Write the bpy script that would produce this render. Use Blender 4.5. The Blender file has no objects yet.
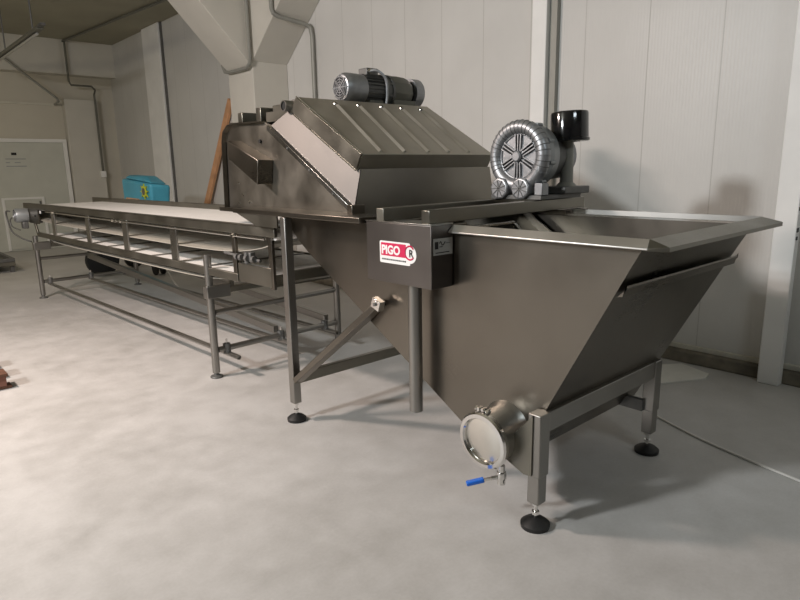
import bpy, bmesh, math, random
from mathutils import Vector, Matrix
random.seed(7)
SC = bpy.context.scene
COL = SC.collection
PI = math.pi

# ------------------------------------------------------------------ materials
def new_mat(name):
    m = bpy.data.materials.new(name); m.use_nodes = True
    nt = m.node_tree
    return m, nt, nt.nodes['Principled BSDF']

def plain(name, col, rough=.5, metal=0, noise=.06, nscale=8, bump=0, coat=0):
    m, nt, b = new_mat(name)
    b.inputs['Roughness'].default_value = rough
    b.inputs['Metallic'].default_value = metal
    if coat: b.inputs['Coat Weight'].default_value = coat
    tc = nt.nodes.new('ShaderNodeTexCoord')
    n = nt.nodes.new('ShaderNodeTexNoise'); n.inputs['Scale'].default_value = nscale; n.inputs['Detail'].default_value = 4
    nt.links.new(tc.outputs['Object'], n.inputs['Vector'])
    r = nt.nodes.new('ShaderNodeValToRGB')
    c = Vector(col)
    r.color_ramp.elements[0].position = .3; r.color_ramp.elements[1].position = .7
    r.color_ramp.elements[0].color = (*(c*(1-noise)), 1); r.color_ramp.elements[1].color = (*[min(1, v*(1+noise)) for v in c], 1)
    nt.links.new(n.outputs['Fac'], r.inputs['Fac']); nt.links.new(r.outputs['Color'], b.inputs['Base Color'])
    if bump:
        bp = nt.nodes.new('ShaderNodeBump'); bp.inputs['Strength'].default_value = bump; bp.inputs['Distance'].default_value = .01
        nt.links.new(n.outputs['Fac'], bp.inputs['Height']); nt.links.new(bp.outputs['Normal'], b.inputs['Normal'])
    return m

def steel(name, col=(.20, .182, .155), r0=.24, r1=.42, stretch=(3, 3, 60), blot=2.2, bump=.008):
    """brushed stainless sheet: fine stretched grain, cloudy handling marks in the gloss"""
    m, nt, b = new_mat(name)
    b.inputs['Metallic'].default_value = 1
    tc = nt.nodes.new('ShaderNodeTexCoord')
    mp = nt.nodes.new('ShaderNodeMapping'); mp.inputs['Scale'].default_value = stretch
    g = nt.nodes.new('ShaderNodeTexNoise'); g.inputs['Scale'].default_value = 14; g.inputs['Detail'].default_value = 3
    c = nt.nodes.new('ShaderNodeTexNoise'); c.inputs['Scale'].default_value = blot; c.inputs['Detail'].default_value = 5
    nt.links.new(tc.outputs['Object'], mp.inputs['Vector']); nt.links.new(mp.outputs['Vector'], g.inputs['Vector'])
    nt.links.new(tc.outputs['Object'], c.inputs['Vector'])
    mx = nt.nodes.new('ShaderNodeMath'); mx.operation = 'MULTIPLY_ADD'; mx.inputs[1].default_value = .35
    nt.links.new(g.outputs['Fac'], mx.inputs[0]); nt.links.new(c.outputs['Fac'], mx.inputs[2])
    mr = nt.nodes.new('ShaderNodeMapRange'); mr.inputs[1].default_value = .4; mr.inputs[2].default_value = .95
    mr.inputs[3].default_value = r0; mr.inputs[4].default_value = r1
    nt.links.new(mx.outputs[0], mr.inputs[0]); nt.links.new(mr.outputs[0], b.inputs['Roughness'])
    rp = nt.nodes.new('ShaderNodeValToRGB'); cc = Vector(col)
    rp.color_ramp.elements[0].position = .3; rp.color_ramp.elements[1].position = .75
    rp.color_ramp.elements[0].color = (*(cc*.86), 1); rp.color_ramp.elements[1].color = (*(cc*1.1), 1)
    nt.links.new(c.outputs['Fac'], rp.inputs['Fac']); nt.links.new(rp.outputs['Color'], b.inputs['Base Color'])
    bp = nt.nodes.new('ShaderNodeBump'); bp.inputs['Strength'].default_value = bump; bp.inputs['Distance'].default_value = .01
    nt.links.new(c.outputs['Fac'], bp.inputs['Height']); nt.links.new(bp.outputs['Normal'], b.inputs['Normal'])
    return m

STEEL = steel('brushed_steel')
STEEL_L = steel('brushed_steel_light', (.42, .41, .385), .2, .38)
STEEL_D = steel('brushed_steel_dull', (.26, .25, .215), .28, .5, blot=3.5)
LIDM = steel('lid_steel', (.52, .49, .43), .42, .62, (60, 3, 3), 5.0, .03)
LIPM = steel('lip_steel', (.66, .65, .62), .36, .5)
BELTG = plain('belt_shaded_grey', (.40, .38, .33), .6, 0, .06, 4)  # shade on the white return belts, put into a grey colour
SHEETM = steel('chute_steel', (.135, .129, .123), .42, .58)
HOODM = steel('hood_steel', (.34, .32, .28), .28, .5, blot=3.5)
TUBE = steel('tube_steel', (.34, .33, .31), .28, .42, (40, 40, 3))
CHROME = plain('polished_steel', (.75, .74, .72), .12, 1, .03)
CAST = plain('cast_aluminium', (.36, .37, .385), .42, .75, .08, 25, .15)
CAST_D = plain('dark_cast_metal', (.16, .16, .155), .5, .5, .1, 20)
MOTOR = plain('grey_motor_paint', (.33, .35, .36), .42, .5, .06)
OLIVE = plain('olive_grey_paint', (.15, .15, .125), .45, .3, .06)
BLACK = plain('black_rubber', (.012, .012, .012), .55, 0, .2)
GLOSSB = plain('gloss_black_enamel', (.006, .006, .007), .12, 0, .1, coat=.6)
HOLE = plain('dark_bore', (.01, .01, .01), .8)
BELT = plain('white_belt', (.86, .85, .82), .5, 0, .03, 5)
BLUE = plain('blue_handle', (.01, .13, .6), .35, 0, .05)
BLUEP = plain('blue_plastic', (.07, .36, .50), .4, 0, .15, 3)
GREENY = plain('yellow_green_print', (.55, .6, .05), .5, 0, .1)
ORANGE = plain('faded_orange_print', (.6, .35, .2), .5, 0, .2)
WHITE = plain('white_vinyl', (.85, .85, .84), .4, 0, .02)
RED = plain('magenta_red_vinyl', (.62, .02, .09), .4, 0, .04)
INK = plain('black_ink', (.02, .02, .02), .5)
LABELG = plain('silver_label', (.42, .42, .40), .4, .2, .05)
WOODO = plain('orange_wood', (.62, .33, .17), .6, 0, .2, 6)
WOODB = plain('brown_wood', (.13, .06, .035), .7, 0, .3, 9)
DOORM = plain('door_paint', (.58, .59, .53), .5, 0, .04, 3)
COLM = plain('column_paint', (.84, .84, .82), .5, 0, .05, 3)
CONC = plain('painted_concrete', (.60, .58, .52), .75, 0, .05, 2, .05)
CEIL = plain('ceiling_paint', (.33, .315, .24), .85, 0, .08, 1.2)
PIPEM = plain('grey_conduit', (.30, .30, .27), .45, .2, .05)
PLINTH = plain('raw_concrete_kerb', (.20, .18, .14), .85, 0, .45, 6, .3)
STRIP = plain('cream_base_trim', (.62, .60, .52), .5, 0, .06, 6)
CORDM = plain('white_cord', (.75, .73, .68), .5)
BOARD = plain('white_board', (.72, .71, .66), .6, 0, .05)

def floor_mat():
    m, nt, b = new_mat('grey_screed_floor')
    tc = nt.nodes.new('ShaderNodeTexCoord')
    def noise(s, d=6, r=.55):
        n = nt.nodes.new('ShaderNodeTexNoise'); n.inputs['Scale'].default_value = s; n.inputs['Detail'].default_value = d; n.inputs['Roughness'].default_value = r
        nt.links.new(tc.outputs['Object'], n.inputs['Vector']); return n
    a = noise(.9); c = noise(5, 8, .65); d = noise(70, 3)
    def mad(x, k, y):
        q = nt.nodes.new('ShaderNodeMath'); q.operation = 'MULTIPLY_ADD'; q.inputs[1].default_value = k
        nt.links.new(x, q.inputs[0])
        if isinstance(y, float): q.inputs[2].default_value = y
        else: nt.links.new(y, q.inputs[2])
        return q.outputs[0]
    s = mad(a.outputs['Fac'], .5, mad(c.outputs['Fac'], .38, mad(d.outputs['Fac'], .12, 0.0)))
    r = nt.nodes.new('ShaderNodeValToRGB')
    e = r.color_ramp.elements
    e[0].position = .36; e[0].color = (.42, .41, .39, 1)
    e[1].position = .60; e[1].color = (.57, .56, .545, 1)
    nt.links.new(s, r.inputs['Fac']); nt.links.new(r.outputs['Color'], b.inputs['Base Color'])
    mr = nt.nodes.new('ShaderNodeMapRange'); mr.inputs[1].default_value = .35; mr.inputs[2].default_value = .65; mr.inputs[3].default_value = .42; mr.inputs[4].default_value = .65
    nt.links.new(c.outputs['Fac'], mr.inputs[0]); nt.links.new(mr.outputs[0], b.inputs['Roughness'])
    bp = nt.nodes.new('ShaderNodeBump'); bp.inputs['Strength'].default_value = .05; bp.inputs['Distance'].default_value = .01
    nt.links.new(s, bp.inputs['Height']); nt.links.new(bp.outputs['Normal'], b.inputs['Normal'])
    return m

def panel_mat():
    """off-white sandwich panel: fine vertical ribs and a groove at each joint, running along world Y"""
    m, nt, b = new_mat('ribbed_wall_panel')
    tc = nt.nodes.new('ShaderNodeTexCoord'); sp = nt.nodes.new('ShaderNodeSeparateXYZ')
    nt.links.new(tc.outputs['Object'], sp.inputs[0])
    def M(op, a, k):
        q = nt.nodes.new('ShaderNodeMath'); q.operation = op
        nt.links.new(a, q.inputs[0]); q.inputs[1].default_value = k; return q.outputs[0]
    y = sp.outputs['Y']
    fine = M('SINE', M('MULTIPLY', y, 2*PI/.024), 0)
    fr = M('FRACT', M('DIVIDE', M('ADD', y, -1.823+.54*40), .54), 0)
    j = M('LESS_THAN', fr, .014)
    n = nt.nodes.new('ShaderNodeTexNoise'); n.inputs['Scale'].default_value = 1.3; n.inputs['Detail'].default_value = 4
    nt.links.new(tc.outputs['Object'], n.inputs['Vector'])
    r = nt.nodes.new('ShaderNodeValToRGB'); e = r.color_ramp.elements
    e[0].position = .3; e[0].color = (.58, .575, .55, 1); e[1].position = .7; e[1].color = (.64, .635, .61, 1)
    nt.links.new(n.outputs['Fac'], r.inputs['Fac'])
    mx = nt.nodes.new('ShaderNodeMixRGB'); mx.inputs[2].default_value = (.40, .39, .36, 1)
    nt.links.new(M('MULTIPLY', j, .6), mx.inputs[0]); nt.links.new(r.outputs['Color'], mx.inputs[1]); nt.links.new(mx.outputs[0], b.inputs['Base Color'])
    h = nt.nodes.new('ShaderNodeMath'); h.operation = 'MULTIPLY_ADD'; h.inputs[1].default_value = -3
    nt.links.new(j, h.inputs[0]); nt.links.new(fine, h.inputs[2])
    bp = nt.nodes.new('ShaderNodeBump'); bp.inputs['Strength'].default_value = .5; bp.inputs['Distance'].default_value = .0006
    nt.links.new(h.outputs[0], bp.inputs['Height']); nt.links.new(bp.outputs['Normal'], b.inputs['Normal'])
    b.inputs['Roughness'].default_value = .42
    return m
DARKW = plain('darkened_unseen_wall', (.26, .25, .235), .8, 0, .1, 1)  # unseen walls coloured dark to cut bounce light and darken steel reflections
FLOOR = floor_mat(); PANEL = panel_mat()
WALLP = plain('plaster_wall', (.58, .55, .47), .7, 0, .05, 1.5)

# ------------------------------------------------------------------ mesh builder
class MB:
    def __init__(s): s.bm = bmesh.new()
    def box(s, a, b, rot=None, piv=None):
        x0, y0, z0 = a; x1, y1, z1 = b
        vs = [s.bm.verts.new((x, y, z)) for x in (x0, x1) for y in (y0, y1) for z in (z0, z1)]
        for f in ((0,1,3,2),(4,6,7,5),(0,4,5,1),(2,3,7,6),(0,2,6,4),(1,5,7,3)): s.bm.faces.new([vs[i] for i in f])
        if rot is not None:
            p = Vector(piv) if piv is not None else Vector(((x0+x1)/2, (y0+y1)/2, (z0+z1)/2))
            for v in vs: v.co = rot @ (v.co-p)+p
        return s
    def bar(s, p0, p1, w, h, up=(0,0,1)):
        """rectangular bar from p0 to p1, w across, h along 'up'"""
        p0, p1 = Vector(p0), Vector(p1); d = (p1-p0).normalized(); u = Vector(up)
        sd = d.cross(u).normalized(); u = sd.cross(d).normalized()
        r = []
        for p in (p0, p1):
            r.append([s.bm.verts.new(p+sd*a*w/2+u*b*h/2) for a, b in ((-1,-1),(1,-1),(1,1),(-1,1))])
        for i in range(4): s.bm.faces.new((r[0][i], r[0][(i+1)%4], r[1][(i+1)%4], r[1][i]))
        s.bm.faces.new(r[0][::-1]); s.bm.faces.new(r[1]); return s
    def prism(s, poly, axis, a, b):
        """poly in the two other axes (order x,y,z), extruded along axis from a to b"""
        def P(q, t):
            if axis == 'x': return (t, q[0], q[1])
            if axis == 'y': return (q[0], t, q[1])
            return (q[0], q[1], t)
        A = [s.bm.verts.new(P(q, a)) for q in poly]; B = [s.bm.verts.new(P(q, b)) for q in poly]
        n = len(poly)
        for i in range(n): s.bm.faces.new((A[i], A[(i+1)%n], B[(i+1)%n], B[i]))
        s.bm.faces.new(A[::-1]); s.bm.faces.new(B); return s
    def hexa(s, A, B):
        """two matching loops of points joined into a solid"""
        A = [s.bm.verts.new(p) for p in A]; B = [s.bm.verts.new(p) for p in B]; n = len(A)
        for i in range(n): s.bm.faces.new((A[i], A[(i+1)%n], B[(i+1)%n], B[i]))
        s.bm.faces.new(A[::-1]); s.bm.faces.new(B); return s
    def lathe(s, p0, d, prof, n=28, caps=True):
        """prof = [(distance along d, radius)...]"""
        p0 = Vector(p0); d = Vector(d).normalized()
        a = d.orthogonal().normalized(); b = d.cross(a)
        rings = []
        for t, r in prof:
            rings.append([s.bm.verts.new(p0+d*t+(a*math.cos(2*PI*i/n)+b*math.sin(2*PI*i/n))*max(r, 1e-4)) for i in range(n)])
        for k in range(len(rings)-1):
            for i in range(n): s.bm.faces.new((rings[k][i], rings[k][(i+1)%n], rings[k+1][(i+1)%n], rings[k+1][i]))
        if caps: s.bm.faces.new(rings[0][::-1]); s.bm.faces.new(rings[-1])
        return s
    def cyl(s, p0, p1, r, n=20, r2=None):
        p0, p1 = Vector(p0), Vector(p1)
        return s.lathe(p0, p1-p0, [(0, r), ((p1-p0).length, r if r2 is None else r2)], n)
    def torus(s, c, d, R, r, n=48, m=14, a0=0, a1=2*PI, ref=None):
        c = Vector(c); d = Vector(d).normalized()
        a = Vector(ref) if ref is not None else d.orthogonal(); a = (a-d*a.dot(d)).normalized(); b = d.cross(a)
        full = abs(a1-a0-2*PI) < 1e-6; N = n if full else n+1; rings = []
        for i in range(N):
            t = a0+(a1-a0)*i/n; e = a*math.cos(t)+b*math.sin(t)
            rings.append([s.bm.verts.new(c+e*(R+r*math.cos(2*PI*j/m))+d*r*math.sin(2*PI*j/m)) for j in range(m)])
        for i in range(n):
            A, B = rings[i], rings[(i+1) % N]
            for j in range(m): s.bm.faces.new((A[j], A[(j+1)%m], B[(j+1)%m], B[j]))
        if not full: s.bm.faces.new(rings[0][::-1]); s.bm.faces.new(rings[-1])
        return s
    def tube(s, pts, r, n=10, smooth=0):
        pts = [Vector(p) for p in pts]
        if smooth:
            q = [pts[0]]
            for i in range(len(pts)-1):
                P0 = pts[max(i-1,0)]; P1 = pts[i]; P2 = pts[i+1]; P3 = pts[min(i+2, len(pts)-1)]
                for k in range(1, smooth+1):
                    t = k/smooth
                    q.append(.5*((2*P1)+(P2-P0)*t+(2*P0-5*P1+4*P2-P3)*t*t+(3*P1-P0-3*P2+P3)*t**3))
            pts = q
        rings = []; a = None
        for i, p in enumerate(pts):
            d = (pts[min(i+1, len(pts)-1)]-pts[max(i-1, 0)]).normalized()
            a = d.orthogonal().normalized() if a is None else (a-d*a.dot(d)).normalized()
            b = d.cross(a)
            rings.append([s.bm.verts.new(p+(a*math.cos(2*PI*j/n)+b*math.sin(2*PI*j/n))*r) for j in range(n)])
        for k in range(len(rings)-1):
            for j in range(n): s.bm.faces.new((rings[k][j], rings[k][(j+1)%n], rings[k+1][(j+1)%n], rings[k+1][j]))
        s.bm.faces.new(rings[0][::-1]); s.bm.faces.new(rings[-1]); return s
    def build(s, name, mat, parent=None, bevel=0, label=None, seg=2):
        off = Vector(parent['off']) if parent is not None and 'off' in parent else Vector((0,0,0))
        bmesh.ops.recalc_face_normals(s.bm, faces=s.bm.faces)
        for v in s.bm.verts: v.co -= off
        me = bpy.data.meshes.new(name); s.bm.to_mesh(me); s.bm.free()
        for p in me.polygons: p.use_smooth = True
        me.set_sharp_from_angle(angle=math.radians(35))
        me.materials.append(mat)
        o = bpy.data.objects.new(name, me); COL.objects.link(o)
        if parent is not None:
            o.parent = parent
            if 'off' in parent: o['off'] = list(parent['off'])
        if bevel:
            md = o.modifiers.new('bevel', 'BEVEL'); md.width = bevel; md.segments = seg; md.limit_method = 'ANGLE'; md.angle_limit = .6
        if label: o['label'] = label
        return o

def thing(name, label, cat, loc=(0,0,0), rz=0, group=None, local=False):
    """an Empty at the thing's base; parts are given in world axes unless local"""
    o = bpy.data.objects.new(name, None); COL.objects.link(o)
    o.empty_display_size = .1
    o.location = loc; o.rotation_euler = (0, 0, rz); o['label'] = label; o['category'] = cat
    if group: o['group'] = group
    if not local: o['off'] = list(loc)
    return o
def tag(o, label, cat, group=None):
    o['label'] = label; o['category'] = cat
    if group: o['group'] = group
    return o
def struct(o): o['kind'] = 'structure'; return o

def text_mesh(name, txt, size, mat, parent, origin, X, Y, extrude=.0006, space=1.0, bold=0):
    cu = bpy.data.curves.new(name, 'FONT'); cu.body = txt; cu.size = size; cu.extrude = extrude; cu.space_character = space
    cu.offset = bold
    t = bpy.data.objects.new('tmp', cu); COL.objects.link(t)
    dg = bpy.context.evaluated_depsgraph_get(); me = bpy.data.meshes.new_from_object(t.evaluated_get(dg))
    bpy.data.objects.remove(t)
    X, Y = Vector(X), Vector(Y); Z = X.cross(Y).normalized(); off = Vector(parent['off']) if 'off' in parent else Vector()
    for v in me.vertices: v.co = Vector(origin)+X*v.co.x+Y*v.co.y+Z*v.co.z-off
    me.materials.clear(); me.materials.append(mat)
    o = bpy.data.objects.new(name, me); COL.objects.link(o); o.parent = parent; o['off'] = list(off)
    return o

# ------------------------------------------------------------------ the room
XW = 4.72     # right wall panel face
YD = 14.3     # door wall
CZ = 4.1
struct(MB().box((-7, -5, -.1), (5.0, 14.6, 0)).build('floor', FLOOR))
struct(MB().box((XW, -5, .0), (XW+.15, YD+.2, CZ)).build('wall_right', PANEL))
struct(MB().box((-7, YD, 0), (XW, YD+.2, CZ)).build('wall_back', WALLP))
struct(MB().box((-7.2, -5, 0), (-7, YD+.2, CZ)).build('wall_left', DARKW))
struct(MB().box((-7, -5.2, 0), (5.0, -5, CZ)).build('wall_front', DARKW))
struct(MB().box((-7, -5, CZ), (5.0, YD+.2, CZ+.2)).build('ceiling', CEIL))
struct(MB().box((XW-.10, -5, 0), (XW, 7.38, .09)).box((XW-.10, 8.04, 0), (XW, YD, .09)).build('baseboard_right', PLINTH, bevel=.01))
struct(MB().box((XW-.03, -5, .09), (XW, 7.38, .125)).box((XW-.03, 8.04, .09), (XW, YD, .125)).build('trim_1', STRIP, bevel=.003))
# lintel beam over the door and pilaster beside it
struct(MB().box((-7, YD-.30, 3.45), (XW, YD, CZ)).build('trim_2', CONC))
struct(MB().box((3.70, YD-.2, 0), (4.34, YD, 2.99)).build('trim_3', CONC, bevel=.01))
struct(MB().box((-7, YD-.04, 2.86), (3.70, YD, 2.90)).build('trim_4', STRIP))
# portal column with haunches
pc = thing('portal_column', 'cream painted concrete column with haunches behind the hood, flaring up to the ceiling', 'column', (4.46, 7.71, 0))
pc['kind'] = 'structure'
MB().box((4.2, 7.38, 0), (XW-.002, 8.04, CZ-.002)).build('shaft', CONC, pc, bevel=.008)
MB().prism([(4.2, 2.80), (4.2, CZ-.002), (3.0, CZ-.002), (3.42, 3.62)], 'y', 7.38, 8.04).build('rafter_haunch', CONC, pc, bevel=.008)
MB().prism([(7.38, 2.87), (6.57, 3.52), (5.9, CZ-.002), (7.38, CZ-.002)], 'x', 4.2, XW-.002).build('beam_haunch', CONC, pc, bevel=.008)
MB().prism([(8.04, 2.87), (8.85, 3.52), (9.5, CZ-.002), (8.04, CZ-.002)], 'x', 4.2, XW-.002).build('beam_haunch', CONC, pc, bevel=.008)

def wall_column(y0, y1, x0, label):
    c = thing('steel_column', label, 'column', (x0+.05, (y0+y1)/2, 0)); c['kind'] = 'structure'
    MB().box((x0, y0, 0), (XW-.10-.002 if x0 < 4.6 else XW-.002, y1, CZ-.002)).build('shaft', COLM, c, bevel=.006)
    return c
c1 = wall_column(1.20, 1.335, 4.545, 'white square post against the wall right of the tank')
m = MB()
for i, z in enumerate((1.00, 1.05, 1.19, 1.28, 1.36, 1.38, 1.62)):
    m.box((4.546+.0, 1.196, z), (4.575+.006*(i % 3), 1.2005, z+.022+.006*(i % 2)))
m.build('chipped_paint', INK, c1)
c2 = wall_column(3.22, 3.365, 4.62, 'pale square post on the wall behind the black canister')
c3 = wall_column(11.42, 12.2, 4.66, 'white post on the far wall left of the portal column')
MB().box((4.685, 11.365, 0), (XW-.002, 11.41, CZ-.002)).build('side_strip', CAST_D, c3)
MB().box((4.67, 3.15, 0), (XW-.002, 3.215, CZ-.002)).build('side_strip', PIPEM, c2)  # dark strip standing in for the shadow gap beside this post

# conduits
p = MB().tube([(4.14, 7.33, CZ), (4.14, 7.33, 2.90), (4.14, 7.345, 2.83), (4.14, 7.42, 2.79), (4.14, 7.90, 2.79), (4.14, 8.02, 2.81), (4.14, 8.08, 2.90)], .022)
tag(p.build('conduit', PIPEM), 'grey conduit down the edge of the portal column, ending in a short hook', 'pipe')
p = MB().tube([(4.165, 6.79, CZ), (4.165, 6.79, 3.38), (4.18, 6.785, 3.33), (4.23, 6.78, 3.305), (4.60, 6.74, 3.26), (4.66, 6.72, 3.22), (4.675, 6.71, 3.12), (4.675, 6.71, .6)], .026)
tag(p.build('conduit', PIPEM), 'grey pipe bending off the haunch and dropping down the wall behind the hood', 'pipe')
t = thing('conduit', 'thin dark conduit crossing the ceiling and stepping down the pilaster near the door', 'pipe', (4.3, 14.05, 1.5))
MB().tube([(4.32, 8.2, CZ-.03), (3.78, 14.0, CZ-.03), (3.78, 13.90, CZ-.06), (3.78, 13.90, 3.30), (3.82, 13.92, 3.24), (4.2, 13.92, 3.24), (4.28, 13.98, 3.18), (4.28, 14.07, 3.1), (4.28, 14.07, 1.55)], .02).build('pipe', OLIVE, t)
MB().box((4.23, 14.03, 1.42), (4.33, 14.1, 1.55)).build('socket_box', WHITE, t, bevel=.005)

tag(MB().tube([(2.20, 13.9, CZ), (2.20, 13.9, 4.04), (2.30, 13.9, 3.98), (3.53, 13.9, 2.96), (3.56, 13.95, 2.91), (3.56, YD-.045, 2.88)], .022).build('conduit', PIPEM), 'thin pipe slanting down across the far wall above the white door', 'pipe')
# far door
d = struct(MB().box((1.6, YD-.08, 0), (3.60, YD-.001, 2.13)).build('door_1', DOORM, bevel=.01))
MB().box((1.5, YD-.10, 2.13), (3.68, YD-.001, 2.20)).box((3.60, YD-.10, 0), (3.68, YD-.001, 2.13)).box((1.5, YD-.10, 0), (1.6, YD-.001, 2.13)).build('door_frame', COLM, d, bevel=.005)
MB().box((2.43, YD-.10, .04), (3.08, YD-.081, 1.02)).build('door_leaf', DOORM, d, bevel=.004)
MB().box((2.38, YD-.115, 1.02), (3.13, YD-.081, 1.06)).box((2.38, YD-.115, 0.02), (2.43, YD-.081, 1.02)).box((3.08, YD-.115, 0.02), (3.13, YD-.081, 1.02)).build('leaf_trim', COLM, d, bevel=.003)
MB().box((3.03, YD-.13, .88), (3.06, YD-.116, .98)).build('door_handle', CAST_D, d)
s = thing('door_notice', 'small pale notice with dark lines fixed high on the far white door', 'sign', (2.75, YD-.09, 1.75))
MB().box((2.52, YD-.09, 1.63), (2.98, YD-.081, 1.98)).build('sheet', DOORM, s)
MB().box((2.66, YD-.093, 1.88), (2.75, YD-.0905, 1.93)).build('symbol', INK, s)
m = MB()
for x0, x1, z in ((2.55, 2.9, 1.80), (2.55, 2.62, 1.73), (2.70, 2.80, 1.73), (2.55, 2.9, 1.66)): m.box((x0, YD-.093, z), (x1, YD-.0905, z+.016))
m.build('print_lines', MOTOR, s)

# hanging tube lamp, switched off, under the far ceiling
G_SHIFT = .04
l = thing('tube_lamp', 'unlit linear lamp hung on two rods below the dark ceiling at left', 'lamp', (2.45, 11.2, 3.4))
MB().box((2.34, 9.75, 3.41), (2.42, 13.2, 3.46)).build('housing', OLIVE, l, bevel=.006)
MB().cyl((2.38, 9.95, 3.385), (2.38, 13.1, 3.385), .018).build('tube', LABELG, l)
for y in (12.0, 10.15): MB().cyl((2.38, y, 3.45), (2.38, y, CZ), .011, 8).build('rod', CAST_D, l)
MB().box((2.34, 9.55, 3.43), (2.40, 9.74, 3.46)).build('end_clip', CAST_D, l)

# ------------------------------------------------------------------ the washing tank machine
M0 = (2.5, 2.3, 0)
K = thing('washing_tank_machine', 'large brushed steel washing tank with tapered hopper and sloping ribbed hood, standing on steel legs', 'machine', M0)
XN, XF = 2.03, 3.075
prof = [(.985, 1.222), (1.03, 1.14), (1.365, .50), (1.50, .245), (1.62, .232), (1.72, .262), (3.06, 1.026), (3.17, 1.10), (3.30, 1.222)]
T = .005
m = MB()
m.prism(prof, 'x', XN, XN+T); m.prism(prof, 'x', XF-T, XF)
for (a, b) in zip(prof[:-1], prof[1:]):
    dy, dz = b[0]-a[0], b[1]-a[1]; L = math.hypot(dy, dz); n = (-dz/L*T, dy/L*T)
    m.prism([a, b, (b[0]+n[0], b[1]+n[1]), (a[0]+n[0], a[1]+n[1])], 'x', XN+T, XF-T)
hop = m.build('hopper', STEEL, K)
# weld bead along the sloping edge
MB().tube([(XN-.001, 1.366, .50), (XN-.001, 1.50, .25)], .004, 6).build('weld_seam', CHROME, K)
# rim lip round three sides
def lip(m, p0, p1, q0, q1, z0, z1, t=.004, ret=.006):
    A = [(p0[0], p0[1], z0), (q0[0], q0[1], z1), (q0[0], q0[1], z1-ret), (q0[0]+0, q0[1], z1-ret-t), (q0[0], q0[1], z1-ret-t), (p0[0], p0[1], z0-t-.02)]
    m.hexa([(p0[0], p0[1], z0), (q0[0], q0[1], z1), (q0[0], q0[1], z1-ret), (p0[0], p0[1], z0-.03)],
           [(p1[0], p1[1], z0), (q1[0], q1[1], z1), (q1[0], q1[1], z1-ret), (p1[0], p1[1], z0-.03)])
ci, co = (2.025, .965), (1.975, .895)
fi, fo = (3.10, .965), (3.135, .885)
m = MB(); lip(m, (2.025, 1.875), ci, (1.990, 1.875), (1.990, .955), 1.25, 1.220); m.build('rim_lip', LIPM, K, bevel=.002)
m = MB(); m.hexa([(ci[0], ci[1], 1.25), (co[0]+.05, co[1], 1.226), (co[0]+.05, co[1], 1.210), (ci[0], ci[1], 1.22)],
                 [(fi[0], fi[1], 1.255), (fo[0], fo[1], 1.233), (fo[0], fo[1], 1.216), (fi[0], fi[1], 1.225)])
m.hexa([(ci[0], ci[1], 1.25), (co[0]+.05, co[1], 1.226), (co[0]+.05, co[1], 1.210), (ci[0], ci[1], 1.22)],
       [(ci[0], ci[1]+.001, 1.2495), (1.990, .955, 1.220), (1.990, .955, 1.212), (ci[0], ci[1]+.001, 1.22)])
m.build('rim_lip', STEEL_D, K, bevel=.002)
m = MB(); lip(m, (3.10, 1.95), fi, (3.135, 1.95), fo, 1.258, 1.235); m.build('rim_lip', LIPM, K, bevel=.002)
# band across the sloping end
MB().hexa([(2.028, 1.040, 1.065), (2.028, 1.040, 1.076), (2.028, 1.052, 1.034), (2.028, 1.075, 1.030)],
          [(3.08, 1.040, 1.065), (3.08, 1.040, 1.076), (3.08, 1.052, 1.034), (3.08, 1.075, 1.030)]).build('end_stiffener', STEEL, K, bevel=.002)
# base bar, legs
MB().box((2.022, 1.335, .425), (2.955, 1.380, .512)).build('base_beam', TUBE, K, bevel=.004)
def foot(parent, x, y, z, r=.062, mat=BLACK):
    f = MB().lathe((x, y, 0), (0,0,1), [(0, r*.97), (.008, r), (.018, r), (.032, r*.72), (.042, r*.35), (.046, .014)], 32).build('foot', mat, parent)
    MB().cyl((x, y, .04), (x, y, z+.005), .0085, 12).build('threaded_rod', CHROME, f)
    for zz in (.058, z-.016): MB().lathe((x, y, zz), (0,0,1), [(0, .017), (.014, .017)], 6).build('nut', CHROME, f)
for x, lab in ((1.985, None), (2.985, None)):
    L = MB().box((x-.033, 1.328, .24), (x+.036, 1.39, .515)).build('leg', TUBE, K, bevel=.004)
    MB().box((x-.028, 1.332, .115), (x+.030, 1.388, .245)).build('leg_tube', TUBE, L, bevel=.004)
    foot(L, x, 1.362, .115)
MB().prism([(1.362, .513), (1.362, .245), (1.40, .240), (1.515, .285), (1.50, .36), (1.43, .43)], 'x', 1.944, 1.9505).build('gusset', STEEL_D, K, bevel=.001)
MB().prism([(1.378, .30), (1.60, .30), (1.60, .24), (1.378, .24)], 'x', 2.93, 2.96).build('gusset', CAST_D, K)
# stand legs with top flange
for x in (1.88, 3.13):
    L = MB().box((x-.026, 3.014, .115), (x+.026, 3.066, 1.239 if x < 2 else 1.219)).build('leg', TUBE, K, bevel=.005)
    foot(L, x, 3.04, .115, .058)
MB().box((1.906, 3.022, .235), (3.104, 3.06, .30)).build('cross_bar', STEEL_D, K, bevel=.003)
MB().box((1.906, 3.022, .865), (3.104, 3.06, .925)).build('cross_bar', STEEL_D, K, bevel=.003)
MB().bar((1.885, 3.015, .262), (2.008, 2.36, .82), .036, .066, (1, 0, 0)).build('brace', STEEL, K, bevel=.004)
b = MB().box((1.950, 2.315, .795), (1.987, 2.378, .848), Matrix.Rotation(.35, 3, 'X')).build('bolted_plate', CHROME, K, bevel=.002)
MB().cyl((1.942, 2.346, .822), (1.950, 2.346, .822), .010, 6).build('bolt', CAST_D, b)
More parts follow.
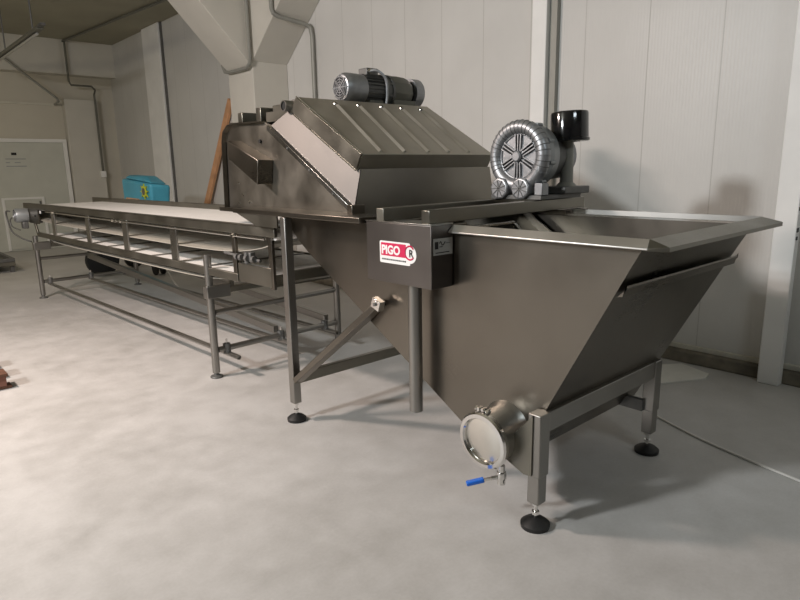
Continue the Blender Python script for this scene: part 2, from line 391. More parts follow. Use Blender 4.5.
# top frame
m = MB()
m.prism([(2.03, 4.17), (2.03, 1.885), (2.12, 1.885), (2.12, 4.17)], 'z', 1.222, 1.25); m.box((3.06, 1.96, 1.222), (3.30, 3.9, 1.25))
m.prism([(1.862, 3.64), (1.862, 2.345), (2.070, 2.345), (2.070, 3.64)], 'z', 1.240, 1.268)
m.build('top_flange', STEEL, K, bevel=.003)
MB().box((2.121, 2.26, 1.225), (3.059, 3.9, 1.245)).build('deck_plate', STEEL_D, K)
MB().bar((1.90, 1.925, 1.287), (3.30, 2.015, 1.287), .05, .062).build('cross_beam', STEEL_D, K, bevel=.004)
MB().bar((1.885, 2.215, 1.287), (3.30, 2.30, 1.287), .05, .062).build('cross_beam', STEEL_D, K, bevel=.004)
# elevator bed inside the tank
m = MB()
m.hexa([(2.30, 2.22, 1.20), (2.30, 1.62, .78), (2.30, 1.62, .80), (2.30, 2.22, 1.22)], [(3.0, 2.22, 1.20), (3.0, 1.62, .78), (3.0, 1.62, .80), (3.0, 2.22, 1.22)])
m.build('elevator_bed', STEEL_D, K)
for x in (2.30, 2.42, 3.0): MB().bar((x, 2.22, 1.24), (x, 1.60, .82), .012, .05).build('elevator_rail', STEEL, K, bevel=.003)
MB().bar((2.10, 1.90, 1.225), (2.50, 1.905, 1.225), .03, .012).bar((2.50, 1.915, 1.225), (2.50, 1.80, 1.14), .02, .02).build('spray_bracket', STEEL_L, K, bevel=.002)
MB().prism([(2.26, 1.22), (2.26, .62), (2.275, .62), (2.275, 1.22)], 'x', XN+.01, XF-.01).build('inner_baffle', STEEL, K)
# frame end under the hood with the sloping guide
MB().prism([(3.60, 1.239), (3.36, 1.170), (3.12, 1.170), (3.12, 1.239)], 'x', 1.868, 1.878).build('guide_plate', STEEL_D, K)

# control box on the near side
BX = MB().box((1.888, 1.878, .968), (2.026, 2.323, 1.252)).build('side_box', steel('box_steel', (.19, .175, .165), .32, .44), K, bevel=.003)
MB().box((1.884, 1.874, 1.2525), (2.026, 2.327, 1.258)).build('box_lid', STEEL_L, BX, bevel=.001)
def rounded(y0, y1, z0, z1, r, n=5):
    pts = []
    for cy, cz, a in ((y1-r, z1-r, 0), (y0+r, z1-r, 90), (y0+r, z0+r, 180), (y1-r, z0+r, 270)):
        for k in range(n+1):
            t = math.radians(a+90*k/n); pts.append((cy+r*math.cos(t), cz+r*math.sin(t)))
    return pts
ST = MB().prism(rounded(2.012, 2.223, 1.062, 1.166, .008), 'x', 1.8865, 1.8878)
ST.lathe((1.8862, 2.012, 1.114), (1, 0, 0), [(0, .041), (.0016, .041)], 32)
ST = ST.build('sticker', WHITE, K, label='white and magenta maker sticker')
MB().prism(rounded(2.040, 2.213, 1.097, 1.158, .003), 'x', 1.8854, 1.8861).build('sticker_field', RED, ST)
g = MB(); g.torus((1.8860, 2.014, 1.122), (1, 0, 0), .031, .004, 36, 6, a0=-2.5, a1=2.5, ref=(0, 1, 0)); g.build('ring_mark', RED, ST)
text_mesh('lettering', 'PIGO', .056, WHITE, ST, (1.8850, 2.208, 1.107), (0, -1, 0), (0, 0, 1), space=1.0, bold=.0022)
text_mesh('lettering', 'R', .048, INK, ST, (1.8850, 2.019, 1.104), (0, -1, 0), (0, 0, 1), bold=.0008)
m = MB(); y = 2.208
while y > 2.045:
    w = random.uniform(.004, .011); m.box((1.8858, y-w, 1.076), (1.8864, y, 1.083)); y -= w+.003
m.build('small_print', INK, ST)
LB = MB().box((1.900, 1.8755, 1.120), (2.022, 1.8775, 1.194)).build('rating_plate', LABELG, K, label='silver rating label')
m = MB().box((1.908, 1.8742, 1.148), (1.929, 1.8752, 1.180)); m.build('black_square', INK, LB)
m = MB().tube([(1.937, 1.8745, 1.172), (1.945, 1.8745, 1.180), (1.953, 1.8745, 1.165), (1.962, 1.8745, 1.166), (1.972, 1.8745, 1.178)], .002, 6, 4)
m.box((1.937, 1.8744, 1.155), (1.957, 1.8752, 1.158)); m.box((1.977, 1.8744, 1.170), (2.004, 1.8752, 1.172)); m.box((1.912, 1.8744, 1.129), (2.000, 1.8752, 1.133)); m.build('print_marks', INK, LB)
# drain pipe
MB().lathe((1.955, 2.055, .33), (0,0,1), [(0, .026), (.001, .033), (.638, .033)], 24).build('drain_pipe', TUBE, K)

# clean-out port
PY, PZ = 1.556, .352
P = MB().lathe((XN+.02, PY+.005, PZ+.02), (-1, -.0, -.06), [(0, .132), (.03, .120), (.05, .114), (.165, .112), (.17, .108)], 48).build('cleanout_port', STEEL_L, K)
ax = Vector((-1, 0, -.06)).normalized(); c = Vector((XN+.02, PY+.005, PZ+.02))
MB().lathe(c+ax*.158, ax, [(0, .106), (.0, .121), (.006, .127), (.022, .127), (.030, .120), (.032, .104), (.024, .098), (.0, .098)], 56, False).build('clamp_ring', CHROME, P)
MB().lathe(c+ax*.163, ax, [(0, .100), (.012, .100), (.014, .096)], 48).build('port_cover', plain('satin_cover', (.74, .72, .67), .22, 1, .03), P)
hb = MB(); tp = c+ax*.165+Vector((0, .012, .128))
hb.cyl(tp+Vector((0, -.035, .0)), tp+Vector((0, .035, .008)), .007, 10)
for k in (-.03, -.01, .012, .03): hb.lathe(tp+Vector((0, k-.004, .001)), (0, 1, .1), [(0, .014), (.009, .014)], 6)
hb.box(tp+Vector((-.014, -.012, -.014)), tp+Vector((.014, .0, .012))); hb.box(tp+Vector((-.014, .010, -.014)), tp+Vector((.014, .022, .012)))
hb.build('clamp_bolt', CHROME, P)
V = MB(); vc = Vector((1.915, 1.492, .228))
V.cyl(vc+Vector((.0, 0, .03)), vc, .015, 14); V.lathe(vc+Vector((0, -.0, 0)), (0, 0, -1), [(0, .019), (.012, .022), (.03, .022), (.036, .018), (.055, .018), (.056, .013)], 16)
V.cyl(vc+Vector((-.0, 0, -.022)), vc+Vector((-.045, .02, -.022)), .009, 10)
V = V.build('drain_valve', CHROME, K)
h0 = vc+Vector((-.035, .015, -.022))
MB().bar(h0, h0+Vector((-.034, .030, -.008)), .013, .009).build('valve_stem', CHROME, V)
MB().bar(h0+Vector((-.030, .026, -.006)), h0+Vector((-.088, .074, -.022)), .026, .018).build('valve_handle', BLUE, V, bevel=.005, label='blue lever handle', seg=3)

# ---- hood
XS = 2.075
side = [(4.10, 1.252), (4.075, 1.70), (4.05, 1.76), (3.99, 1.80), (3.92, 1.812), (3.55, 1.80), (3.40, 1.76), (2.64, 1.285), (2.64, 1.252)]
H = thing  # alias kept short
hd = MB().prism(side, 'x', XS, XS+.006).prism(side, 'x', 3.12, 3.126)
hd.prism([(4.10, 1.252), (4.075, 1.70), (4.069, 1.70), (4.094, 1.252)], 'x', XS, 3.12)
hd = hd.build('hood_body', HOODM, K)
# turned lip around the side sheet
m = MB()
edge = [(4.105, 1.252), (4.08, 1.70), (4.055, 1.765), (3.99, 1.805), (3.92, 1.817), (3.55, 1.805)]
for a, b2 in zip(edge[:-1], edge[1:]):
    m.hexa([(XS-.035, a[0], a[1]), (XS+1.05, a[0], a[1]), (XS+1.05, a[0]-.004, a[1]-.006), (XS-.035, a[0]-.004, a[1]-.006)],
           [(XS-.035, b2[0], b2[1]), (XS+1.05, b2[0], b2[1]), (XS+1.05, b2[0]-.004, b2[1]-.006), (XS-.035, b2[0]-.004, b2[1]-.006)])
m.build('hood_shell', STEEL, K)
MB().box((XS+.03, 3.88, 1.80), (3.12, 3.94, 1.885)).build('roof_channel', STEEL_D, K, bevel=.003)
MB().box((XS+.01, 3.60, 1.79), (3.12, 3.66, 1.895)).build('roof_channel', STEEL_D, K, bevel=.003)
# drive cover on the side
prc = [(3.86, 1.70), (3.845, 1.575), (3.49, 1.415), (3.462, 1.565)]
MB().prism(prc, 'x', 1.965, XS-.001).build('drive_cover', STEEL, K, bevel=.004)
MB().cyl((XS-.012, 3.60, 1.685), (XS-.001, 3.60, 1.685), .012, 12).build('cable_gland', HOLE, K)
for y_, z_ in ((3.93, 1.42), (3.88, 1.34), (3.95, 1.28), (3.80, 1.29)): MB().lathe((XS-.004, y_, z_), (1, 0, 0), [(0, .006), (.003, .008)], 10).build('rivet', CHROME, K)
# flared transition sheet between side and lid
MB().hexa([(2.030, 3.39, 1.768), (2.030, 2.594, 1.300), (2.080, 2.594, 1.498), (2.080, 3.215, 1.863)],
          [(2.036, 3.39, 1.766), (2.036, 2.594, 1.296), (2.086, 2.594, 1.496), (2.086, 3.215, 1.861)]).build('transition_sheet', SHEETM, K)
m = MB().hexa([(2.000, 3.39, 1.770), (2.000, 2.585, 1.300), (2.000, 2.600, 1.275), (2.000, 3.40, 1.744)],
          [(2.074, 3.39, 1.770), (2.074, 2.585, 1.300), (2.074, 2.600, 1.275), (2.074, 3.40, 1.744)]).build('edge_angle', STEEL_L, K, bevel=.002)
for f_ in (.28, .55, .82):
    yy = 3.39+(2.585-3.39)*f_; zz = 1.757+(1.287-1.757)*f_; MB().lathe((1.992, yy, zz), (1, 0, 0), [(0, .007), (.008, .009)], 6).build('bolt', CAST_D, m)
MB().box((1.985, 2.555, 1.252), (2.072, 2.60, 1.315)).build('post_block', STEEL, K, bevel=.003)
# front sheet
m = MB().prism([(2.034, 1.252), (3.20, 1.252), (3.15, 1.50), (2.078, 1.50)], 'y', 2.596, 2.604)
m.build('front_sheet', HOODM, K)
# lid
U0, U1 = Vector((2.07, 3.160, 1.918)), Vector((2.07, 2.563, 1.576))     # top edge, bottom edge of the ribbed face
lx1 = 3.145
B0, B1 = Vector((2.07, 3.215, 1.836)), Vector((2.07, 2.612, 1.492))
lid = MB().hexa([tuple(U0), tuple(U1), tuple(B1), tuple(B0)], [(lx1, U0.y, U0.z), (lx1, U1.y, U1.z), (lx1, B1.y, B1.z), (lx1, B0.y, B0.z)]).build('hood_lid', LIDM, K, bevel=.004)
nrm = Vector((0, -(U0.z-U1.z), (U0.y-U1.y))).normalized()
for fx in (.135, .30, .475, .635, .80):
    x = 2.07+(lx1-2.07)*fx
    xt = x+.13*0
    a = U0.lerp(U1, .13); b_ = U0.lerp(U1, .965)
    a = Vector((x+.095, a.y, a.z)); b_ = Vector((x, b_.y, b_.z))
    w = .014
    MB().hexa([a+Vector((-w, 0, 0)), a+Vector((w, 0, 0)), a+nrm*.012], [b_+Vector((-w, 0, 0)), b_+Vector((w, 0, 0)), b_+nrm*.012]).build('lid_rib', LIPM, lid)
    MB().lathe(Vector((x+.098, 0, 0))+Vector((0, U0.lerp(U1, .10).y, U0.lerp(U1, .10).z)), nrm, [(0, .02), (.008, .018), (.013, .010)], 12).build('rib_cap', STEEL_L, lid)
MB().prism([(U0.y-.006, U0.z-.006), (U1.y+.004, U1.z), (B1.y, B1.z+.008), (B0.y-.004, B0.z+.004)], 'x', 2.063, 2.0695).build('lid_side', STEEL_D, lid)
MB().tube([(2.063, B0.y, B0.z), (2.063, B1.y, B1.z)], .004, 6).build('bright_edge', CHROME, lid)
MB().tube([Vector((2.07, 0, 0))+Vector((0, U0.y, U0.z))+nrm*.002, Vector((2.07, 0, 0))+Vector((0, U1.y, U1.z))+nrm*.002, (2.07, B1.y, B1.z)], .004, 6).build('bright_edge', CHROME, lid)
MB().box((2.15, 3.165, 1.86), (3.12, 3.56, 1.905)).build('roof_plate', STEEL_D, K, bevel=.003)
MB().prism([(3.56, 1.80), (3.56, 1.86), (3.17, 1.86), (3.17, 1.80)], 'x', 2.10, 2.11).build('roof_side', STEEL_D, K)
s_ = MB().lathe((2.03, 3.24, 1.872), (1, 0, 0), [(0, .026), (0, .032), (.07, .032), (.07, .040), (.10, .040), (.10, .03), (.14, .03)], 24, False).build('pivot_tube', TUBE, K)
MB().lathe((2.037, 3.24, 1.872), (1, 0, 0), [(0, .026), (.003, .026)], 20).build('tube_bore', HOLE, s_)

# ------------------------------------------------------------------ gearmotor on the hood
G = thing('gearmotor', 'grey electric gearmotor lying across the top of the sloping hood', 'motor', (2.85, 3.34, 1.905))
gy, gz = 3.34, 2.02
MB().lathe((2.655, gy, gz), (-1, 0, 0), [(0, .094), (.10, .096), (.135, .094), (.16, .080), (.168, .06)], 36).build('fan_cowl', CAST, G, bevel=0)
m = MB()
for r in (.018, .034, .050, .066): m.torus((2.485, gy, gz), (1, 0, 0), r, .0035, 30, 6)
for k in range(8):
    a = k*PI/4; m.bar((2.485, gy, gz), (2.487, gy+.078*math.cos(a), gz+.078*math.sin(a)), .005, .005, (1, 0, 0))
m.build('fan_grille', CAST, G)
MB().lathe((2.4868, gy, gz), (1, 0, 0), [(0, .0), (.0002, .062)], 24, False).build('grille_back', HOLE, G)
m = MB().lathe((2.655, gy, gz), (1, 0, 0), [(0, .082), (.16, .082)], 36)
for k in range(22):
    a = 2*PI*k/22
    m.bar((2.66, gy+.088*math.cos(a), gz+.088*math.sin(a)), (2.81, gy+.088*math.cos(a), gz+.088*math.sin(a)), .004, .018, (0, math.cos(a), math.sin(a)))
m.build('finned_body', CAST_D, G)
MB().box((2.68, gy-.045, gz+.088), (2.78, gy+.045, gz+.135)).build('terminal_box', CAST_D, G, bevel=.006)
MB().lathe((2.70, gy-.046, gz+.112), (0, -1, 0), [(0, .016), (.012, .016), (.02, .010)], 14).build('cable_gland', CHROME, G)
MB().tube([(2.70, gy-.06, gz+.112), (2.73, gy-.10, gz+.11), (2.775, gy-.125, gz+.06), (2.785, gy-.125, gz-.03), (2.78, gy-.12, gz-.100)], .009, 10, 6).build('cable', CAST, G)
m = MB().lathe((2.815, gy, gz), (1, 0, 0), [(0, .09), (.0, .105), (.02, .105), (.02, .098), (.05, .098), (.05, .108), (.068, .108), (.068, .09)], 36, False)
for k in range(8):
    a = PI/8+k*PI/4; m.lathe((2.806, gy+.098*math.cos(a), gz+.098*math.sin(a)), (1, 0, 0), [(0, .009), (.09, .009)], 6)
m.build('flange', CAST_D, G)
MB().lathe((2.88, gy, gz), (1, 0, 0), [(0, .108), (.06, .110), (.13, .106), (.18, .092), (.19, .07)], 10).build('gear_housing', OLIVE, G, bevel=.004)
MB().box((2.88, gy-.09, 1.906), (3.08, gy+.09, 1.96)).box((2.68, gy-.07, 1.906), (2.80, gy+.07, 1.95)).build('mounting_foot', OLIVE, G, bevel=.004)
MB().lathe((3.055, gy, gz), (1, 0, 0), [(0, .076), (.035, .076)], 28).build('shaft_collar', HOLE, G)
MB().lathe((3.09, gy, gz), (1, 0, 0), [(0, .100), (.075, .100), (.090, .086)], 32).build('end_cover', CAST, G)

G.location.x += G_SHIFT
# ------------------------------------------------------------------ side channel blower
bx, by, bz, R = 2.80, 2.10, 1.552, .156
Bn = thing('side_channel_blower', 'grey cast ring blower with ribbed housing and black canister, sitting above the open tank', 'blower', (2.9, 2.1, 1.319))
rg = MB().torus((bx, by, bz), (1, 0, 0), R, .038, 64, 18).build('ring_housing', CAST, Bn)
for k in range(26):
    t = math.radians(-28+k*(236/25))
    e = Vector((0, -math.cos(t), math.sin(t)))
    q = MB(); tq = Vector((0, math.sin(t), math.cos(t)))
    q.torus(Vector((bx, by, bz))+e*R, tq, .0382, .0022, 20, 6); q.build('band_rib', CAST_D if k % 3 else CAST, rg)
dd = MB().lathe((bx-.005, by, bz), (1, 0, 0), [(0, .0), (0, .124), (.03, .124), (.05, .124)], 48, False).build('cover_disc', CAST, Bn)
m = MB()
for k in range(6):
    a = PI/2+k*PI/3; e = Vector((0, math.cos(a), math.sin(a))); tq = Vector((0, -math.sin(a), math.cos(a)))
    for s2 in (-.019, 0.0, .019):
        m.bar(Vector((bx-.010, by, bz))+e*.032+tq*s2*.8, Vector((bx-.010, by, bz))+e*.118+tq*s2, .006, .018, (1, 0, 0))
m.torus((bx-.008, by, bz), (1, 0, 0), .119, .006, 48, 8)
m.build('cover_web', CAST, dd)
m = MB()
for k in range(6):
    a = PI/2+k*PI/3; e = Vector((0, math.cos(a), math.sin(a))); tq = Vector((0, -math.sin(a), math.cos(a)))
    for s2 in (-.0095, .0095):
        m.bar(Vector((bx-.0065, by, bz))+e*.042+tq*s2*.9, Vector((bx-.0045, by, bz))+e*.113+tq*s2, .012, .003, (1, 0, 0))
m.build('cover_slot', HOLE, dd)
MB().lathe((bx-.035, by, bz), (1, 0, 0), [(0, .022), (.006, .029), (.03, .032), (.035, .042)], 30).build('hub', CAST, dd)
m = MB().lathe((bx+.01, by, bz), (1, 0, 0), [(0, .15), (.0, .186), (.05, .186), (.06, .178), (.12, .172), (.13, .15)], 56)
for k in range(10):
    a = k*2*PI/10+.2; m.lathe((bx+.02, by+.186*math.cos(a), bz+.186*math.sin(a)), (1, 0, 0), [(0, .012), (.045, .012)], 8)
m.build('rear_housing', MOTOR, Bn)
MB().lathe((bx+.13, by, bz), (1, 0, 0), [(0, .13), (.02, .135), (.16, .13), (.18, .11)], 36).build('motor_body', CAST_D, Bn)
MB().lathe((bx+.31, by, bz), (1, 0, 0), [(0, .125), (.06, .125), (.075, .10)], 36).build('motor_cowl', CAST, Bn)
for yy in (by+.098, by-.045):
    o = MB().lathe((bx-.055, yy, bz-.172), (1, 0, 0), [(0, .052), (.006, .061), (.03, .062), (.09, .062)], 9).build('silencer_end', CAST, Bn, bevel=.003)
    q = MB()
    for k in range(9):
        a = k*2*PI/9; q.bar((bx-.056, yy, bz-.172), (bx-.056, yy+.048*math.cos(a), bz-.172+.048*math.sin(a)), .004, .005, (1, 0, 0))
    q.build('end_rib', CAST_D, o)
MB().box((bx-.03, by-.17, 1.321), (bx+.36, by+.17, 1.345)).build('base_foot', CAST_D, Bn, bevel=.003)
MB().box((bx-.03, by-.175, 1.345), (bx+.03, by-.125, 1.41)).build('bracket', CAST, Bn, bevel=.004)
# inlet riser and filter can
px_, py_ = 3.09, 1.985
MB().box((2.95, 1.90, 1.345), (3.20, 2.07, 1.385)).build('inlet_block', CAST_D, Bn, bevel=.006)
MB().lathe((px_, py_, 1.385), (0,0,1), [(0, .060), (.015, .045), (.02, .038), (.25, .032)], 24).build('riser_pipe', PIPEM, Bn)
MB().tube([(3.06, by-.06, bz+.02), (3.075, 2.02, bz+.04), (3.085, 1.99, bz+.05)], .045, 16, 4).build('elbow', PIPEM, Bn)
fc = MB().lathe((px_, py_-.01, 1.63), (0, .05, 1), [(0, .06), (0, .104), (.004, .111), (.016, .111), (.02, .105), (.148, .105), (.158, .101), (.161, .09), (.163, .0)], 48, False).build('filter_can', GLOSSB, Bn, label='gloss black filter canister')

# ------------------------------------------------------------------ inspection conveyor (local axes)
cv = thing('inspection_conveyor', 'long two-deck belt conveyor with white belts on a tubular steel stand, left of the tank', 'conveyor', (1.894, 4.145, 0), math.radians(2.37), local=True)
YL, YR = 4.64, -.90
W = .93
for x0, x1, yl, zt in ((-.012, .012, YL, 1.163), (W-.012, W+.012, YL+.35, 1.185)):
    o = MB().box((x0, YR if zt < 1.17 else YR+.5, 1.10), (x1, yl, zt)).build('side_rail', STEEL_D, cv, bevel=.004)
MB().box((-.012, YR, 1.155), (.05, YL-.05, 1.162)).build('rail_flange', STEEL, cv)
MB().box((.013, YR+.05, 1.122), (W-.013, YL-.06, 1.134)).cyl((.013, YR+.03, 1.108), (W-.013, YR+.03, 1.108), .028, 18).cyl((.013, YL-.05, 1.105), (W-.013, YL-.05, 1.105), .03, 18).build('upper_belt', BELT, cv)
def sag(y0, y1, z0, d, n=40):
    top = [(y0+(y1-y0)*i/n, z0-d*(1-abs(2*i/n-1)**8)) for i in range(n+1)]
    return MB().prism(top+[(y_, z_-.005) for y_, z_ in top[::-1]], 'x', .016, W-.016)
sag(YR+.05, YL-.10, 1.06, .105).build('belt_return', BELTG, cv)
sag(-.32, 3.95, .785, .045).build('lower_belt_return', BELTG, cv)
MB().cyl((-.016, YR+.1, 1.085), (-.016, 3.7, 1.085), .007, 8).build('wiring_rod', CHROME, cv)
for y_ in (1.52, 1.62, 1.70, 3.45, -.42): MB().cyl((-.03, y_, 1.085), (-.012, y_, 1.085), .013, 8).build('rod_clip', CHROME, cv)
for y_ in (3.55, 2.44, 1.487, .527):
    for x in (0, W-.02): MB().box((x+.002, y_-.055, .825), (x+.014, y_+.055, 1.105)).build('strut', STEEL_L, cv, bevel=.002)
for y_ in (-.393, -.832):
    for x in (0, W-.02): MB().box((x-.004, y_-.022, .77), (x+.018, y_+.022, 1.105)).build('strut', STEEL, cv, bevel=.003)
for x in (0, W): 
    MB().box((x-.010, -.43, .775), (x+.012, 4.20, .83)).build('lower_rail', STEEL_D, cv, bevel=.003)
    MB().bar((x, 4.18, .80), (x, 4.33, 1.06), .02, .05).build('rail_end', STEEL_D, cv, bevel=.003)
MB().box((.014, -.35, .805), (W-.014, 3.95, .817)).cyl((.014, 3.96, .79), (W-.014, 3.96, .79), .027, 16).cyl((.014, -.35, .79), (W-.014, -.35, .79), .027, 16).build('lower_belt', BELT, cv)
for y_ in (3.0, 2.0, 1.0, 0.1): MB().cyl((.02, y_, .823), (W-.02, y_+.0, .823), .006, 8).build('support_rod', TUBE, cv)
MB().box((-.006, -.83, .782), (.006, -.44, .905)).build('end_panel', STEEL_D, cv, bevel=.002)
MB().box((.02, -.80, .775), (W-.02, -.46, .785)).build('drip_tray', STEEL_D, cv)
m = MB().cyl((-.02, -.30, .965), (-.02, -.74, .945), .009, 10)
for y_ in (-.50, -.55, -.62, -.70): m.lathe((-.035, y_, .953), (0, 1, 0), [(0, .022), (.025, .022)], 8)
m.cyl((-.03, -.60, .92), (-.03, -.60, .99), .018, 10); m.build('belt_tensioner', CAST_D, cv)
MB().box((-.03, -.64, .93), (0.01, -.56, .99)).build('bearing_block', CAST_D, cv, bevel=.006)
# posts, clamps, cross tubes
PX = (0, 1.165)
for x in PX:
    for y_ in (0, 4.35):
        top = .92 if y_ == 0 else .77
        p_ = MB().lathe((x, y_, .035), (0,0,1), [(0, .022), (.002, .028), (top-.035, .028), (top-.033, .024), (top-.045, .024), (top-.048, .0)], 22).build('post', TUBE, cv)
        MB().lathe((x, y_, 0), (0,0,1), [(0, .046), (.006, .048), (.012, .045), (.022, .02), (.04, .014)], 22).build('foot', CAST_D, p_)
        s2 = 1 if x == 0 else -1
        zc = .60
        MB().box((x-.036 if s2 > 0 else x-.15, y_-.034, zc), (x+.15 if s2 > 0 else x+.036, y_+.034, zc+.095)).build('post_clamp', TUBE, cv, bevel=.006)
for y_ in (0, 4.35):
    MB().box((.15, y_-.022, .625), (1.015, y_+.022, .67)).build('deck_bearer', STEEL_D, cv, bevel=.004)
    for x in (.16, .85):
        MB().box((x, y_-.015, .671), (x+.03, y_+.015, .774)).build('bearer_post', STEEL_D, cv)
    MB().cyl((.028, y_, .49), (1.137, y_, .49), .020, 16).build('cross_tube', TUBE, cv)
    MB().cyl((.028, y_, .205), (1.137, y_, .205), .022, 16).build('cross_tube', TUBE, cv)
    for x in (.10, .58, 1.02):
        sgn = -1 if y_ == 0 else 1
        c_ = MB().lathe((x, y_, .165), (0,0,1), [(0, .018), (.0, .030), (.075, .030), (.08, .018)], 8).box((x-.012, y_-.04, .15), (x+.012, y_+.04, .195)).build('tube_clamp', CAST_D, cv, bevel=.003)
        MB().cyl((x, y_, .24), (x, y_, .275), .007, 8).build('clamp_screw', CHROME, c_)
for x in (.10, .58, 1.02):
    q = MB().lathe((x, -.17, .165), (0, 1, 0), [(.012, 0), (.012, .014), (0, .014), (0, .0185), (4.58, .0185), (4.58, .0)], 16, False).build('stretcher_tube', TUBE, cv)
MB().bar((.58, 4.33, .47), (.60, .10, .23), .045, .06).build('diagonal_brace', TUBE, cv, bevel=.004)
MB().bar((1.10, 4.33, .47), (1.12, .10, .23), .045, .06).build('diagonal_brace', TUBE, cv, bevel=.004)
# drive motor at the far end
MB().lathe((-.02, 4.48, 1.02), (-1, 0, 0), [(0, .083), (.12, .085), (.135, .075)], 30).build('drive_motor', MOTOR, cv)
m = MB()
for r in (.016, .034, .052): m.torus((-.157, 4.48, 1.02), (1, 0, 0), r, .004, 26, 6)
for k in range(6):
    a = k*PI/3; m.bar((-.157, 4.48, 1.02), (-.157, 4.48+.07*math.cos(a), 1.02+.07*math.sin(a)), .005, .005, (1, 0, 0))
m.build('fan_grille', CAST, cv)
MB().lathe((-.1558, 4.48, 1.02), (1, 0, 0), [(0, 0), (.0002, .068)], 24, False).build('grille_back', HOLE, cv)
MB().box((.013, 4.38, .92), (.12, 4.60, 1.09)).box((-.09, 4.42, .86), (-.03, 4.52, .945)).build('gearbox', CAST_D, cv, bevel=.01)
MB().box((-.012, 4.05, .93), (.0, 4.42, 1.10)).build('end_web', STEEL, cv)
MB().box((-.0135, 4.13, 1.01), (-.0125, 4.20, 1.03)).build('web_slot', HOLE, cv)
MB().tube([(-.18, 4.58, 1.07), (-.18, 4.74, 1.06), (-.17, 4.78, .96), (-.16, 4.68, .82), (-.10, 4.52, .74), (-.03, 4.42, .70)], .010, 8, 6).build('cable', CAST_D, cv)
MB().tube([(-.16, 4.60, .99), (-.16, 4.70, .95), (-.15, 4.68, .88), (-.10, 4.55, .84)], .008, 8, 6).build('cable', CAST_D, cv)
MB().box((-.014, 3.92, 1.058), (-.010, 3.97, 1.09)).build('white_tag', WHITE, cv)

# ------------------------------------------------------------------ things on the floor and by the walls
# blue tub cart with wheels beyond the conveyor
bc = thing('tub_cart', 'bright blue plastic tub with a yellow-green emblem on black wheels, beyond the conveyor', 'cart', (3.5, 9.5, 0))
def ring(z, x0, x1, y0, y1): return [(x0, y0, z), (x1, y0, z), (x1, y1, z), (x0, y1, z)]
tb = MB().hexa(ring(.50, 3.30, 3.50, 8.85, 9.95), [(3.24, 8.72, 1.35), (3.54, 8.72, 1.32), (3.54, 9.85, 1.42), (3.24, 9.85, 1.42)]).build('tub', BLUEP, bc, bevel=.04, seg=3)
MB().hexa([(3.26, 8.76, 1.357), (3.52, 8.76, 1.330), (3.52, 9.80, 1.425), (3.26, 9.80, 1.425)], [(3.32, 9.05, 1.45), (3.48, 9.05, 1.45), (3.48, 9.72, 1.47), (3.32, 9.72, 1.47)]).build('tub_lid', BLUEP, bc, bevel=.03)
em = MB()
for k in range(8):
    a = k*PI/4; em.prism([(8.93+.04*math.cos(a-.5), 1.24+.04*math.sin(a-.5)), (8.93+.16*math.cos(a), 1.24+.11*math.sin(a)), (8.93+.04*math.cos(a+.5), 1.24+.04*math.sin(a+.5))], 'x', 3.228, 3.245)
em.lathe((3.226, 8.93, 1.24), (1, 0, 0), [(0, .08), (.012, .08)], 20)
em = em.build('emblem', GREENY, bc)
MB().lathe((3.218, 8.93, 1.24), (1, 0, 0), [(0, .05), (.007, .05)], 9).build('emblem_center', OLIVE, em)
MB().prism([(9.2, 1.08), (9.75, 1.08), (9.70, 1.14), (9.22, 1.13)], 'x', 3.236, 3.262).build('faded_print', ORANGE, bc)
MB().box((3.32, 9.0, .40), (3.49, 10.0, .495)).build('chassis', CAST_D, bc)
for x, y_, r_ in ((2.80, 9.72, .235), (3.42, 10.2, .15)):
    w_ = MB().lathe((x, y_-.06, r_), (0, 1, 0), [(0, r_*.5), (.01, r_*.95), (.03, r_), (.09, r_), (.11, r_*.95), (.12, r_*.5)], 30).build('wheel', BLACK, bc)
    MB().cyl((x, y_+.03, r_), (3.40, 9.85, .45), .02, 10).build('wheel_arm', CAST_D, w_)
for x in (3.36, 3.47):
    w_ = MB().lathe((x-.02, 9.15, .11), (1, 0, 0), [(0, .06), (.005, .11), (.035, .11), (.04, .06)], 22).build('wheel', BLACK, bc)
    MB().box((x-.015, 9.12, .11), (x+.015, 9.18, .40)).build('wheel_fork', CAST_D, w_)
tag(MB().bar((4.60, 10.55, .01), (4.688, 8.96, 2.56), .13, .045, (1, 0, 0)).build('wooden_plank', WOODO, bevel=.004), 'long orange wooden plank leaning on the wall left of the portal column', 'plank')
# low steel platform at the left edge
pf = thing('low_platform', 'low grey metal platform cut off by the left edge, near the far door', 'platform', (1.5, 11.6, 0))
MB().box((1.0, 11.15, .10), (1.93, 12.4, .17)).build('deck', STEEL_D, pf, bevel=.01)
MB().box((1.0, 11.15, .171), (1.93, 11.20, .22)).box((1.88, 11.2, .171), (1.93, 12.4, .22)).build('rim', CAST_D, pf)
for x, y_ in ((1.86, 11.2), (1.86, 12.3), (1.05, 11.2), (1.05, 12.3)): MB().box((x, y_, 0), (x+.06, y_+.06, .099)).build('leg', CAST_D, pf)
# brown pallet at the left edge
pl = thing('wooden_pallet', 'reddish brown wooden pallet end at the left edge of the floor', 'pallet', (.45, 5.15, 0))
for y_ in (4.97, 5.25, 5.55): MB().box((-.25, y_, .095), (.71, y_+.16, .118)).build('top_board', WOODB, pl, bevel=.003)
for y_ in (4.99, 5.60): MB().box((-.25, y_, 0), (.73, y_+.10, .02)).build('bottom_board', WOODB, pl, bevel=.003)
for x in (-.2, .60):
    for y_ in (4.99, 5.27, 5.58): MB().box((x, y_, .021), (x+.10, y_+.1, .094)).build('block', plain('red_brown_block', (.22, .10, .07), .7, 0, .2) if x > 0 and y_ < 5 else WOODB, pl, bevel=.003)
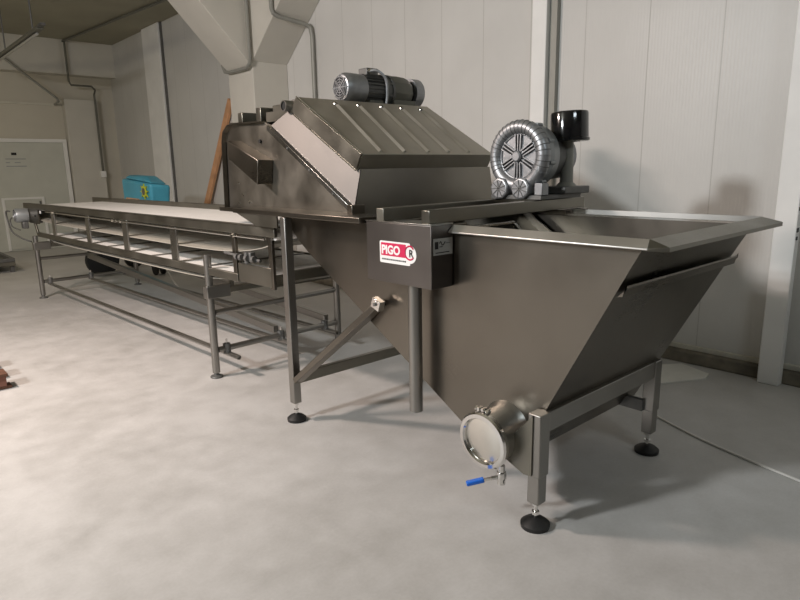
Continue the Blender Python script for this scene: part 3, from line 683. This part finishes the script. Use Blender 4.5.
# white board and cord
tag(MB().prism([(3.98, 1.80), (4.35, 1.60), (4.46, 1.62), (4.56, 1.86), (4.30, 2.05)], 'z', .001, .012).build('foam_board', BOARD), 'flat white offcut board lying on the floor below the wall behind the tank', 'board')
tag(MB().tube([(3.75, 2.6, .007), (3.72, 2.2, .007), (3.62, 1.84, .007), (3.45, 1.50, .007), (3.33, 1.22, .007), (3.25, .95, .007), (3.19, .70, .007), (3.12, .45, .007), (2.98, .05, .007)], .0065, 8, 6).build('power_cord', CORDM), 'thin white cord curving over the floor past the right tank leg', 'cord')
tag(MB().tube([(2.98, 7.85, .36), (3.02, 7.6, .12), (3.06, 7.4, .02), (3.2, 7.1, .009), (3.45, 7.0, .009), (3.8, 7.3, .009), (4.3, 7.35, .009)], .010, 8, 6).build('hose', CORDM), 'pale hose looping down to the floor behind the conveyor legs', 'hose')

# ------------------------------------------------------------------ lights (ceiling lamps out of frame, plus added fills)
def lamp(loc, target, sx, sy, power, col):
    ld = bpy.data.lights.new('ceiling_or_fill_light', 'AREA'); ld.shape = 'RECTANGLE'; ld.size = sx; ld.size_y = sy; ld.energy = power; ld.color = col
    o = bpy.data.objects.new('ceiling_or_fill_light', ld); COL.objects.link(o); o.location = loc
    o.rotation_euler = (Vector(target)-Vector(loc)).to_track_quat('-Z', 'Y').to_euler()
    return o
lamp((-3.5, 3.3, 3.55), (2.5, 2.2, .8), .45, .45, 240, (.96, .985, 1.0))
lamp((0.0, 10.5, 3.1), (1.8, 12.5, 0), 1.2, .3, 24, (1.0, .86, .62))  # added warm fill, source unseen, brightens the far door wall
lamp((-0.95, 5.0, 3.45), (.4, 4.8, 0), .6, .25, 185, (1.0, .82, .73))
lamp((1.4, -1.8, 3.8), (3.0, 1.5, .8), 1.2, .3, 20, (.84, .94, 1.0))  # added cool fill behind the camera, brightens the sloping tank end
w = bpy.data.worlds.new('room_air'); SC.world = w; w.use_nodes = True
w.node_tree.nodes['Background'].inputs[0].default_value = (.5, .5, .5, 1); w.node_tree.nodes['Background'].inputs[1].default_value = .3

# ------------------------------------------------------------------ camera
yaw, pit, rol = math.radians(42.132), math.radians(12.165), math.radians(-1.007)
f = Vector((math.sin(yaw), math.cos(yaw), 0)); rt = Vector((math.cos(yaw), -math.sin(yaw), 0)); up = Vector((0, 0, 1))
f2 = f*math.cos(pit)-up*math.sin(pit); u2 = f*math.sin(pit)+up*math.cos(pit)
r1 = rt*math.cos(rol)+u2*math.sin(rol); u1 = -rt*math.sin(rol)+u2*math.cos(rol)
cd = bpy.data.cameras.new('camera'); cam = bpy.data.objects.new('camera', cd); COL.objects.link(cam)
mt = Matrix.Identity(4)
for i in range(3): mt[i][0] = r1[i]; mt[i][1] = u1[i]; mt[i][2] = -f2[i]
mt[2][3] = 1.5
cam.matrix_world = mt
cd.sensor_width = 36; cd.lens = 611.2/800*36; cd.clip_end = 60
SC.camera = cam
SC.view_settings.view_transform = 'Standard'; SC.view_settings.look = 'None'; SC.view_settings.gamma = 1
SC.view_settings.exposure = 0
SC.cycles.max_bounces = 8; SC.cycles.use_denoising = True
for o in bpy.data.objects:
    if 'off' in o: del o['off']
